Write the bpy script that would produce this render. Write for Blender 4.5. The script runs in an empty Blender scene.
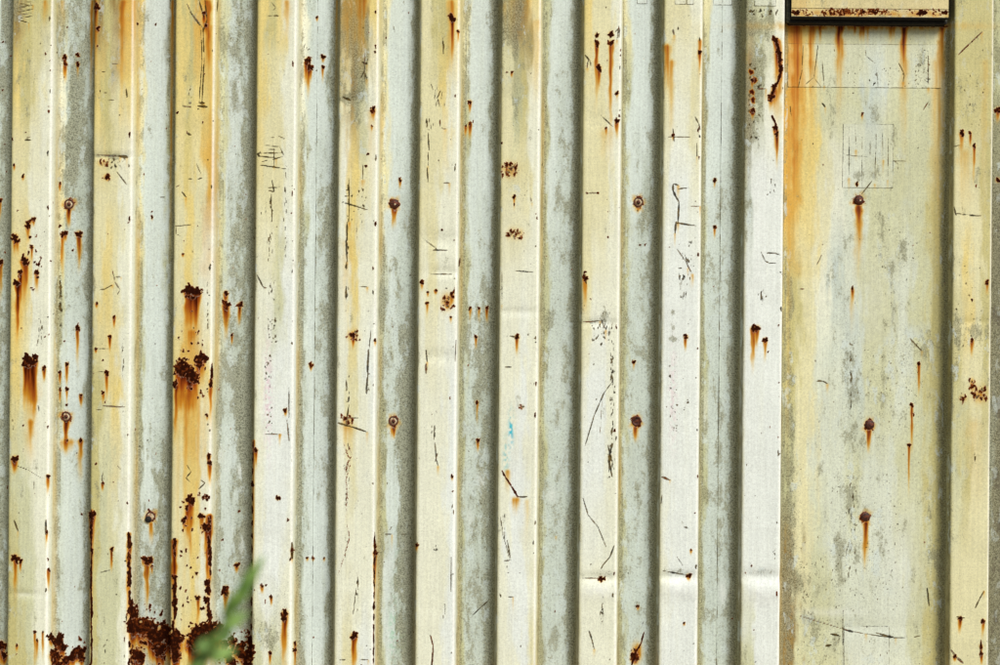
import bpy, math, random
import numpy as np
from mathutils import Vector, Matrix

S = bpy.context.scene
COL = S.collection
R = math.radians

# ------------------------------------------------------------------ camera, sky, sun, exposure
PX = 0.00305            # metres on the rib faces per photograph pixel
DIST = 3.90             # camera to rib faces
CZ = 1.37               # camera height
ROLL = R(0.50)
cam_d = bpy.data.cameras.new('camera')
cam = bpy.data.objects.new('camera', cam_d)
COL.objects.link(cam)
cam.location = (0, -DIST, CZ)
cam.rotation_euler = (Matrix.Rotation(R(90), 3, 'X') @ Matrix.Rotation(ROLL, 3, 'Z')).to_euler()
cam_d.sensor_width = 36
cam_d.lens = 36 * DIST / (1000 * PX)
cam_d.clip_start = 0.05
cam_d.clip_end = 2000
cam_d.dof.use_dof = True
cam_d.dof.focus_distance = DIST + 0.01
cam_d.dof.aperture_fstop = 2.3
S.camera = cam

SUN_AZ, SUN_EL = R(34), R(40)          # azimuth to the right of the wall's normal
W = bpy.data.worlds.new('World')
S.world = W
W.use_nodes = True
nt = W.node_tree
bg = nt.nodes['Background']
sky = nt.nodes.new('ShaderNodeTexSky')
sky.sky_type = 'NISHITA'
sky.sun_disc = False
sky.sun_elevation = SUN_EL
sky.sun_rotation = math.pi - SUN_AZ
sky.dust_density = 3.0
nt.links.new(sky.outputs[0], bg.inputs[0])
bg.inputs[1].default_value = 0.055
ld = bpy.data.lights.new('sun', 'SUN')
ld.energy = 2.9
ld.angle = R(26)
ld.color = (1.0, 0.985, 0.955)
sun = bpy.data.objects.new('sun', ld)
COL.objects.link(sun)
to_sun = Vector((math.sin(SUN_AZ) * math.cos(SUN_EL), -math.cos(SUN_AZ) * math.cos(SUN_EL), math.sin(SUN_EL)))
sun.rotation_euler = to_sun.to_track_quat('Z', 'Y').to_euler()
sun.location = to_sun * 8
S.view_settings.view_transform = 'Standard'
S.view_settings.look = 'None'
S.view_settings.gamma = 1
S.view_settings.exposure = 0.10

# ------------------------------------------------------------------ photograph <-> wall coordinates
DEPTH = 0.046
cR, sR = math.cos(ROLL), math.sin(ROLL)


def to_photo(X, Y, Z):
    k = DIST / (DIST + Y) / PX
    u, v = X * k, (CZ - Z) * k
    return 500 + u * cR - v * sR, 332.5 + u * sR + v * cR


def to_wall(px, py, Y=0.0):
    k = PX * (DIST + Y) / DIST
    dx, dy = px - 500, py - 332.5
    return (dx * cR + dy * sR) * k, CZ - (-dx * sR + dy * cR) * k


def lin(c):
    c = np.asarray(c, float) / 255.0
    return np.where(c <= 0.04045, c / 12.92, ((c + 0.055) / 1.055) ** 2.4)


def noise2(x, y, sx, sy, seed, octv=1):
    """smooth value noise in 0..1, cell size sx by sy"""
    out = 0; amp = 1; tot = 0
    for o in range(octv):
        rg = np.random.RandomState((seed + 17 * o) % 100003)
        g = rg.rand(256, 256)
        xx = x / sx * 2 ** o + 1000; yy = y / sy * 2 ** o + 1000
        xi = np.floor(xx).astype(int); yi = np.floor(yy).astype(int)
        fx = xx - xi; fy = yy - yi
        fx = fx * fx * (3 - 2 * fx); fy = fy * fy * (3 - 2 * fy)
        a = g[yi % 256, xi % 256]; b = g[yi % 256, (xi + 1) % 256]
        c = g[(yi + 1) % 256, xi % 256]; d = g[(yi + 1) % 256, (xi + 1) % 256]
        out = out + amp * ((a * (1 - fx) + b * fx) * (1 - fy) + (c * (1 - fx) + d * fx) * fy)
        tot += amp; amp *= 0.55
    return out / tot


# ------------------------------------------------------------------ wear map (rust, runs, marks) in the plane of the wall
SS = 2
X0, Y0, X1, Y1 = -12, -12, 1012, 677
CW, CH = (X1 - X0) * SS, (Y1 - Y0) * SS
RUST = np.zeros((CH, CW), np.float32)     # bare, dark rust
RUN = np.zeros((CH, CW), np.float32)      # orange rust runs
MARK = np.zeros((CH, CW), np.float32)     # scratches, scribbles, grime specks
GRIM_SHADE = np.zeros((CH, CW), np.float32)     # extra grime, and painted shade in rib creases
PALE = np.zeros((CH, CW), np.float32)     # wiped or rubbed pale places, and painted light below rib creases
TINT = np.zeros((CH, CW, 3), np.float32)  # paint smears (teal, pink, green)
rng = np.random.RandomState(7)


def win(x, y, rx, ry):
    a = max(0, int((x - rx - X0) * SS)); b = min(CW, int((x + rx - X0) * SS) + 2)
    c = max(0, int((y - ry - Y0) * SS)); d = min(CH, int((y + ry - Y0) * SS) + 2)
    if a >= b or c >= d:
        return None
    xs = X0 + (np.arange(a, b) + .5) / SS; ys = Y0 + (np.arange(c, d) + .5) / SS
    gx, gy = np.meshgrid(xs, ys)
    return (slice(c, d), slice(a, b)), gx, gy


def blob(x, y, rx, ry=None, s=1.0, layer=None, jag=.35, soft=.55):
    layer = RUST if layer is None else layer
    ry = rx if ry is None else ry
    w = win(x, y, rx * 2.4 + 1, ry * 2.4 + 1)
    if w is None: return
    sl, gx, gy = w
    dx, dy = (gx - x) / rx, (gy - y) / ry
    d = np.hypot(dx, dy); th = np.arctan2(dy, dx)
    ph = rng.rand(4) * 6.28
    j = 1 + jag * (.5 * np.sin(2 * th + ph[0]) + .4 * np.sin(3 * th + ph[1]) + .35 * np.sin(5 * th + ph[2]) + .3 * np.sin(8 * th + ph[3]))
    if rx > 4:
        j = j + jag * 1.3 * (noise2(gx, gy, 3.2, 3.2, int(x * 7 + y)) - .5) + jag * .9 * (noise2(gx, gy, 1.5, 1.5, int(x * 5 + y)) - .5)
    v = np.clip((1 - d / np.maximum(j, .2)) / soft + .5, 0, 1) * s
    layer[sl] = np.maximum(layer[sl], v)


def run(x, y, ln, w, s=.8, spread=0.0):
    """orange run hanging down from (x, y)"""
    q = win(x, y + ln / 2, w * 3 + 2 + ln * .02, ln / 2 + w * 1.5 + 2)
    if q is None: return
    sl, gx, gy = q
    t = (gy - y) / ln
    xc = x - .009 * (gy - y)
    wig = (noise2(gx * 0 + x, gy, 9, 9, int(x * 3)) - .5) * w * .5
    ww = w * (1 + spread * np.clip(t, 0, 1)) * (.75 + .5 * noise2(gx * 0, gy, 7, 7, int(x) + 5))
    lat = np.exp(-np.abs((gx - xc - wig) / ww) ** 2.3)
    fine = .65 + .6 * noise2(gx, gy, 1.8, 40, int(x) + 11)
    up = np.clip((gy - y + w * .8) / (w * 1.2), 0, 1)
    v = s * lat * fine * up * np.clip(1 - t, 0, 1) ** 1.15 * (t < 1)
    RUN[sl] = np.clip(np.maximum(RUN[sl], v) + .25 * np.minimum(RUN[sl], v), 0, 1)


def spot(x, y, r, ln=0, ry=None, s=1.0, rs=1.05, rw=None):
    r0 = r
    r = r * (.66 + .36 * rng.rand()); blob(x, y, r, (ry or r) * (.85 + .6 * rng.rand()), s, soft=.75, jag=.5)
    for i in range(int(r0 > 1.5) + int(rng.rand() * 2)):
        a = rng.rand() * 6.28
        blob(x + math.cos(a) * r * 1.2, y + math.sin(a) * r * 1.4, r * (.25 + .3 * rng.rand()), r * (.3 + .4 * rng.rand()), .9, soft=.9, jag=.6)
    halo = win(x, y, r * 3 + 2, r * 3 + 2)
    if halo:
        sl, gx, gy = halo
        d = np.hypot(gx - x, (gy - y) / ((ry or r) / r)) / (r * 1.5)
        RUN[sl] = np.maximum(RUN[sl], (.5 if r > 1.3 else .2) * np.exp(-d ** 2 * 1.2))
    if ln:
        run(x + (rng.rand() - .5) * r * .5, y, ln * (1.1 + .7 * rng.rand()), (rw or max(1.4, r * .95)) * (.75 + .4 * rng.rand()), rs * (.6 + .4 * rng.rand()))
        if r0 > 1.6: run(x + (rng.rand() - .5) * r * 1.6, y + 1, ln * (.6 + .5 * rng.rand()), r * .45, rs * .55)


def line(pts, w=.7, s=.95, layer=None, rough=.4):
    layer = MARK if layer is None else layer
    for (xa, ya), (xb, yb) in zip(pts[:-1], pts[1:]):
        cx, cy = (xa + xb) / 2, (ya + yb) / 2
        q = win(cx, cy, abs(xa - xb) / 2 + w * 3 + 1, abs(ya - yb) / 2 + w * 3 + 1)
        if q is None: continue
        sl, gx, gy = q
        vx, vy = xb - xa, yb - ya; L2 = vx * vx + vy * vy + 1e-6
        t = np.clip(((gx - xa) * vx + (gy - ya) * vy) / L2, 0, 1)
        d = np.hypot(gx - xa - t * vx, gy - ya - t * vy)
        br = 1 - rough * noise2(gx, gy, 2.6, 2.6, int(xa * 3 + ya))
        ww = w * (.45 + .6 * noise2(gx, gy, 6, 6, int(xa * 5 + ya), 2)) * (.55 + .45 * np.sin(np.pi * np.clip(t, .05, .95)))
        layer[sl] = np.maximum(layer[sl], np.clip(1.3 - d / ww * .8, 0, 1) * s * br * 1.1)


def specks(x0, y0, x1, y1, n, r=.8, s=.9, layer=None, vert=1.3):
    layer = MARK if layer is None else layer
    for i in range(n):
        rr = r * (.5 + rng.rand() * .9)
        blob(x0 + rng.rand() * (x1 - x0), y0 + rng.rand() * (y1 - y0), rr, rr * (.6 + rng.rand() * vert), s * (.5 + .5 * rng.rand()), layer, .5, .9)


def scrib(x, y0, y1, w=2.0, n=8, s=.85, th=.6):
    """broken vertical scribble of short dark strokes"""
    for i in range(n):
        a = y0 + rng.rand() * (y1 - y0); l = 1.5 + rng.rand() * 6; xx = x + (rng.rand() - .5) * 2 * w
        line([(xx, a), (xx + (rng.rand() - .5) * 2.5, min(y1, a + l))], th * (.5 + .5 * rng.rand()), s)


def smear(x, y, rx, ry, s, layer=None):
    layer = GRIM_SHADE if layer is None else layer
    q = win(x, y, rx * 2, ry * 2)
    if q is None: return
    sl, gx, gy = q
    v = s * np.exp(-((gx - x) / rx) ** 2 - ((gy - y) / ry) ** 2) * (.5 + noise2(gx, gy, 3, 7, int(x + y), 2))
    layer[sl] = np.clip(layer[sl] + v, 0, 1)


# --- rust spots: x, y, radius, run length
SPOTS = [(3,42,1.2,0),(0,262,3,30),(0,200,2,20),
 (65,57,2,0),(65,63,2,16),(77.7,55,2,0),(77.7,64,2.2,12),(96.7,7,2.2,10),(98,28,2.3,6),(14,165,1.2,6),(23,176,1.2,6),(60,183,1.3,8),
 (204,13,2,10),(206,25,2,12),(107,177,1.8,3),(34,219,2,6),(30,221,1.6,4),(152,217,1.3,4),
 (317,17,1.2,4),(308,60,3,28),(310,67,2.2,14),(306,62,2,20),(323,57,2.2,6),(323,67,2,14),
 (373,110,2.2,10),(372,126,1.2,5),(368,154,1.8,0),(366,166,1.4,0),(375,52,1,0),(386,38,.9,0),(400,180,1.8,9),
 (452,18,3,44),(458,31,1.5,10),(470,102,1.8,10),(470,123,1.9,12),(466,126,1.2,8),
 (507,72,1,0),(512,72,1.3,4),(514,197,2,14),(537,218,1,0),(502,143,1.2,0),
 (597,35,2,0),(597,43,2.2,48),(599,68,2.2,22),(611,34,2.4,0),(611,43,2.7,76),(617,93,1.6,9),(617,121,1.9,14),(606,128,1.2,9),(587,193,1,0),(598,193,1,0),
 (700,52,1.7,18),(715,180,1.5,9),(673,135,1.5,5),(752,80,2,9),(753,110,2.2,10),
 (775,40,2.5,12),(779,53,3,14),(780,60,2.2,10),(781,70,2,22),(774,88,3,10),(771,97,2.8,12),(775,128,2,10),(777,134,1.8,24),
 (857,184,2,3),(862,114,1.2,6),(962,133,2.6,28),(970,133,1.8,14),(974,146,2,30),(998,110,3.5,12),(998,180,2,0),
 (15,237,3.6,22),(18,241,2.2,16),(25,261,4,40),(20,272,2.6,34),(17,283,2.6,44),(37,272,1.8,18),(32,247,1.7,14),(28,225,2.3,14),
 (63,234,3,34),(66,233,1.8,10),(79,234,2.7,30),(60,226,1.3,0),(78,328,2,32),(67,364,2,28),(60,372,1.9,11),(60,390,1.8,14),(67,389,1.8,18),(81,395,1.8,10),(66.5,405,1.2,0),(81,440,2,8),(73,250,1,0),
 (44,368,2,12),(97,303,1.3,5),(114,317,1.5,10),(110,336,2,14),(96,349,1.2,5),(107,373,2,26),(103,393,1.8,14),(103,360,1,0),
 (183,254,1.2,4),(226,293,2.8,14),(226,305,3,26),(240,305,2.6,14),(232,335,1.8,8),(207,415,1.2,6),
 (285,410,2,6),(311,365,2.6,7),(353,335,2,10),(375,340,1.3,8),
 (422,282,2,10),(427,303,1.5,12),(447,302,1.3,6),(452,293,1.5,9),(451,317,1.4,8),(428,292,1.2,4),(436,290,1.2,4),
 (470,308,1.6,11),(479,308,1.6,11),(487,308,1.6,11),(476,337,2,12),(477,402,1.8,16),(478,440,2,12),(450,398,1,0),(442,230,1,0),
 (517,337,2.3,18),(585,278,2.2,26),(585,272,1.6,0),(608,237,1.2,0),(640,245,1,0),(645,245,.9,0),(634,362,1.5,8),(686,337,2.3,14),(715,227,2,11),
 (753,328,2.2,30),(757,328,2.4,18),(765,340,2,16),(768,352,1,0),(853,288,1.2,10),(919,364,1.9,26),(912,405,1.6,36),(972,340,2,18),(987,282,2.2,10),(972,300,1,0),
 (15,459,3,10),(48,476,1.6,16),(15,558,4,36),(21,561,1.8,12),(49,570,1.8,20),(47,532,1.2,8),(35,632,1.7,30),(37,640,1.4,20),(43,632,1.4,20),(17,645,1.6,6),(2,645,3.5,20),(4,655,3,10),
 (92,515,3,22),(112,549,1.9,18),(103,483,1.5,8),(147,561,4.2,42),(143,558,2,10),(151,559,2.2,10),(152,566,1.6,10),
 (209,456,2.2,24),(210,463,2.4,22),(190,500,4.2,40),(187,508,2.5,30),(184,520,2.4,14),(202,516,3.3,22),(206,526,3.2,26),(198,598,2.2,22),
 (237,565,2.8,9),(226,592,3.2,16),(226,588,2.3,0),(256,450,2,20),(278,498,1.9,2),(288,520,1.5,0),(292,550,2,14),(262,586,1.8,8),(266,585,1.2,0),(271,597,1.9,7),
 (285,613,3,44),(284,618,2.7,40),(295,650,2.3,20),(295,643,1.6,12),(252,646,2.6,20),(270,653,1.7,10),
 (307,558,1.2,4),(313,558,1.2,4),(324,558,1.2,4),(354,636,2.8,34),(356,633,1.8,10),(375,553,2.4,26),(375,546,1.8,8),(417,545,1.6,8),(452,476,1.3,4),
 (601,579,2.2,4),(604,579,1.5,0),(638,606,1.9,5),(689,576,2.4,6),(684,623,1.3,3),(691,550,1.2,4),(909,445,1.5,34),
 (960,618,2,16),(983,621,1.7,18),(981,646,2.2,12),(981,654,2,8),(955,656,1.8,6)]
for q in SPOTS:
    spot(*q)

# large rust patches
def patch(x, y, rx, ry, ln, rw, n=7, rs=.95):
    blob(x, y, rx * .8, ry * .8, soft=.9)
    for i in range(n):
        a = rng.rand() * 6.28
        blob(x + math.cos(a) * rx * .75, y + math.sin(a) * ry * .7, rx * (.2 + .2 * rng.rand()), ry * (.2 + .25 * rng.rand()), 1, None, .6, .8)
    for i in range(n):
        a = rng.rand() * 6.28
        for j in range(3):
            a = rng.rand() * 6.28; q = 1.05 + .45 * rng.rand()
            blob(x + math.cos(a) * rx * q, y + math.sin(a) * ry * q, .4 + .9 * rng.rand(), .4 + 1.1 * rng.rand(), 1, None, .6, .9)
    smear(x, y + ry * .45, rx * 1.05, ry * 1.1, .7, RUN)
    if ln:
        for k in (-.6, -.2, .25, .65):
            run(x + k * rw, y, ln * (.75 + .3 * rng.rand()), rw * .42, rs)

patch(30, 361, 6, 4.2, 78, 7); blob(27, 356, 2.4, 3); blob(35.5, 357, 2, 3.5)
run(30, 420, 60, 5, .4)
patch(192, 291.5, 7, 4.5, 56, 7.5); run(192, 330, 50, 6, .4)
patch(183, 368, 7, 8, 70, 8, rs=.85); patch(193, 376, 5, 5, 60, 5, rs=.7); patch(200, 360, 4, 5, 40, 5, rs=.7); blob(175, 384, 2.2, 4); run(176, 386, 70, 2.2, .8)
blob(212, 372, 1.6, 6); blob(211, 384, 1.6, 4); run(211, 380, 60, 2, .7); blob(206, 358, 2.5, 3)
for x, w, s in ((178, 3, .24), (186, 3.5, .32), (193, 4, .22), (199, 2.5, .26), (205, 3, .15)):
    run(x, 395, 320, w, s)
for x, y, rx, ry in ((137, 626, 9, 8), (133, 612, 3.5, 6), (157, 636, 10, 9), (138, 656, 6, 7), (150, 624, 6, 5), (160, 650, 5, 5), (173, 640, 8, 9),
                     (200, 636, 12, 11), (193, 645, 6, 6), (208, 628, 6, 6), (218, 628, 4, 5), (176, 655, 4, 6), (165, 628, 4, 4)):
    patch(x, y, rx, ry, 34, rx * .9, 6)
for x, y, rx, ry in ((146, 644, 8, 5), (141, 622, 1.6, 1.4), (153, 628, 1.4, 1), (190, 650, 3, 4), (168, 648, 1.6, 2.5), (206, 632, 1.5, 1.5), (158, 646, 1.5, 1), (181, 632, 1.4, 2), (59, 648, 1.6, 1.2), (235, 650, 1.6, 1.4)):
    q = win(x, y, rx * 2, ry * 2)
    if q:
        sl, gx, gy = q      # islands of paint left inside the rust
        RUST[sl] *= np.clip((np.hypot((gx - x) / rx, (gy - y) / ry) + (noise2(gx, gy, 2, 2, 9) - .5) * .8 - .7) * 2, 0, 1)
for y in (603, 611, 622, 630, 644, 652, 663):      # lower edges either side of the streaked rib
    blob(129 + rng.rand() * 2, y, 1 + 1.6 * rng.rand(), 2 + rng.rand() * 4)
for y in (535, 539, 545, 556, 563, 568, 572, 577, 583, 594):
    blob(128.6 + rng.rand() * 1.4, y, 1.1 + rng.rand() * .9, 2 + rng.rand() * 4)
run(129, 533, 130, 2.2, .95)
for y in (542, 547, 553, 577, 583, 589, 596, 603, 612, 626, 640, 650, 659):
    blob(173 + rng.rand() * 2.5, y, .9 + rng.rand() * 1.8, 2 + rng.rand() * 4)
run(174.5, 540, 125, 3, .95)
for y in (528, 541, 549, 560, 572, 581, 590, 599, 607, 616, 622):
    blob(209.5 + (rng.rand() - .5) * 2, y, .9 + rng.rand() * 1.2, 2 + rng.rand() * 4)
for x, y in ((207, 583), (208, 590), (210, 617), (209, 612), (206, 600)):
    blob(x, y, 2.5, 3.5)
run(209, 515, 150, 3, .95)
for x, y, r in ((58, 641, 4), (54, 654, 4), (62, 647, 3), (60, 636, 2.5), (51, 637, 2.2), (75, 652, 3), (80, 652, 4), (73, 657, 2.3), (82, 658, 2), (66, 660, 4), (57, 663, 4)):
    patch(x, y, r, r, 16, r, 4)
for x, y, r in ((233, 641, 3), (238, 650, 4), (245, 657, 4), (228, 655, 3), (242, 645, 2.2), (249, 640, 2), (250, 651, 3), (224, 645, 3), (231, 661, 3), (247, 664, 3)):
    patch(x, y, r, r * 1.2, 16, r, 4)
for y in range(515, 665, 9):      # rusty bend lines
    blob(91 + rng.rand(), y, .7 + .6 * rng.rand(), 3 + 4 * rng.rand())
for y in range(445, 665, 13):
    blob(254 - (y - 332) * .009, y, .5 + .8 * rng.rand(), 2 + 4 * rng.rand())
for y in range(540, 665, 11):
    blob(374.5 - (y - 540) * .009, y, .5 + .5 * rng.rand(), 3 + 4 * rng.rand())
run(92, 510, 150, 1.8, .8); run(375, 545, 110, 1.2, .7); run(254, 440, 220, 1.3, .6)
specks(15, 225, 47, 290, 16, 1.0, 1, RUST); specks(175, 350, 211, 400, 22, 1.1, 1, RUST); specks(180, 490, 211, 620, 40, 1.1, 1, RUST)
specks(130, 600, 165, 665, 40, 1.2, 1, RUST); specks(215, 630, 254, 665, 45, 1.2, 1, RUST); specks(50, 630, 90, 665, 25, 1.1, 1, RUST)
specks(176, 330, 205, 345, 12, .7, 1, RUST)
# the ragged rust tear down the rib left of the ventilator
line([(773, 36), (776, 42), (779, 50), (780, 62), (781, 72), (778, 82), (774, 88), (771, 98)], 1.9, 1.0, RUST, .35)
line([(772, 116), (775, 122), (777, 130)], 1.6, 1, RUST, .5)
run(778, 40, 110, 4, .75); run(774, 90, 30, 4, .7); run(777, 130, 45, 2.2, .7)
for x, y in ((751, 72), (755, 80), (752, 92), (753, 100), (752, 112)): blob(x, y, 2.4, 2.8, .9, RUN)
specks(748, 60, 764, 140, 30, 1, .8)
# brown flaking clusters
for x, y, w, h, n in ((510, 170, 9, 7, 26), (515, 234, 9, 5, 22), (980, 394, 8, 8, 24), (972, 384, 3, 5, 6), (963, 398, 4, 3, 6), (447, 302, 7, 8, 18), (353, 335, 7, 6, 14), (347, 420, 6, 5, 12), (522, 407, 3, 2, 6), (103, 163, 7, 3, 8), (107, 177, 5, 3, 6)):
    specks(x - w, y - h, x + w, y + h, n, 1.2, .68, RUST); specks(x - w * .6, y - h * .6, x + w * .6, y + h * .6, n // 2, 1.1, .7, MARK)
    smear(x, y, w, h * 1.3, .35, RUN)
specks(795, 9.5, 945, 15.5, 130, .9, .62, RUST); specks(822, 8.5, 885, 15, 120, .9, .7, RUST); smear(850, 12, 36, 4, .5, RUN); smear(922, 12, 12, 4, .5, RUN)
line([(788, 25), (870, 25.5), (948, 26.5)], 1.6, .55, RUST, .7); smear(868, 26, 110, 5, .4, RUN)
for x, r in ((795, 3), (945, 3), (921, 3), (925, 2), (798, 2)): blob(x, 12.5, r, 2.5, .8)
# long orange runs below the ventilator and elsewhere
for x, y, ln, w, s in ((796, 22, 330, 4.5, .62), (791, 22, 650, 2.6, .35), (802, 22, 260, 4, .35), (812, 22, 90, 3.5, .6), (820, 22, 26, 2, .7), (813, 60, 200, 4, .3), (840, 22, 52, 3.2, .95), (840, 22, 120, 5, .4),
                       (855, 22, 16, 2, .9), (862, 22, 24, 3.4, .85), (868, 22, 30, 2, .5), (892, 22, 26, 3, .6), (904, 22, 62, 3.4, .9), (904, 40, 170, 4.5, .35), (942, 22, 60, 3, .7), (941, 40, 300, 4, .38), (936, 60, 330, 5, .25),
                       (859, 205, 34, 3.2, 1), (859, 208, 90, 4.5, .4), (869, 430, 28, 2.4, .9), (865, 522, 56, 3, .8), (853, 290, 60, 3, .25),
                       (69, 208, 24, 2.6, .9), (66, 420, 34, 2.8, .95), (394, 208, 24, 2.6, .95), (393, 426, 16, 2.6, .9), (638, 206, 10, 2.2, .7), (636, 426, 20, 2.6, .8), (151, 523, 26, 2.5, .6),
                       (123, 0, 150, 4, .4), (96, 0, 120, 2.5, .42), (134, 0, 130, 2, .3), (208, 0, 130, 4, .5), (211, 25, 250, 2, .35), (288, 0, 60, 4, .3), (451, 0, 95, 4, .42), (350, -5, 130, 9, .28), (362, -5, 100, 5, .4), (510, -8, 80, 8, .2), (528, -8, 60, 5, .25),
                       (372, 110, 120, 5, .18), (347, 240, 120, 7, .18), (536, 20, 120, 4, .25), (667, 45, 60, 4, .5), (671, 60, 110, 4, .3), (700, 40, 50, 2.4, .5), (527, 500, 60, 4, .2), (516, 498, 22, 4, .45), (349, 425, 40, 7, .3),
                       (508, 470, 30, 3, .4), (607, 130, 50, 8, .2), (45, 0, 40, 3, .3), (92, 0, 120, 1.6, .5), (172.5, 0, 330, 1.4, .6), (337, 0, 200, 1.3, .35), (31, 380, 110, 8, .25), (18, 300, 80, 6, .2),
                       (965, 150, 100, 8, .2), (985, 60, 260, 4, .22), (975, 420, 140, 9, .16), (63, 0, 60, 3, .2), (80, 440, 50, 3, .5), (66, 440, 20, 6, .5)):
    run(x, y, ln, w * (1.15 if ln > 150 else 1), min(1, s * (.95 if ln > 150 else 1.2)))

for bx, by in ((69, 204), (394, 204), (638.5, 202), (859, 200), (66, 416.5), (393.5, 421), (636.5, 421), (869.5, 425), (865, 517), (150.5, 516.5)):
    blob(bx, by + 1, 6.5, 6.8, .42, RUN, .25, 1.0); blob(bx, by, 5.4, 5.6, .5, RUST, .25, .5)

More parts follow.
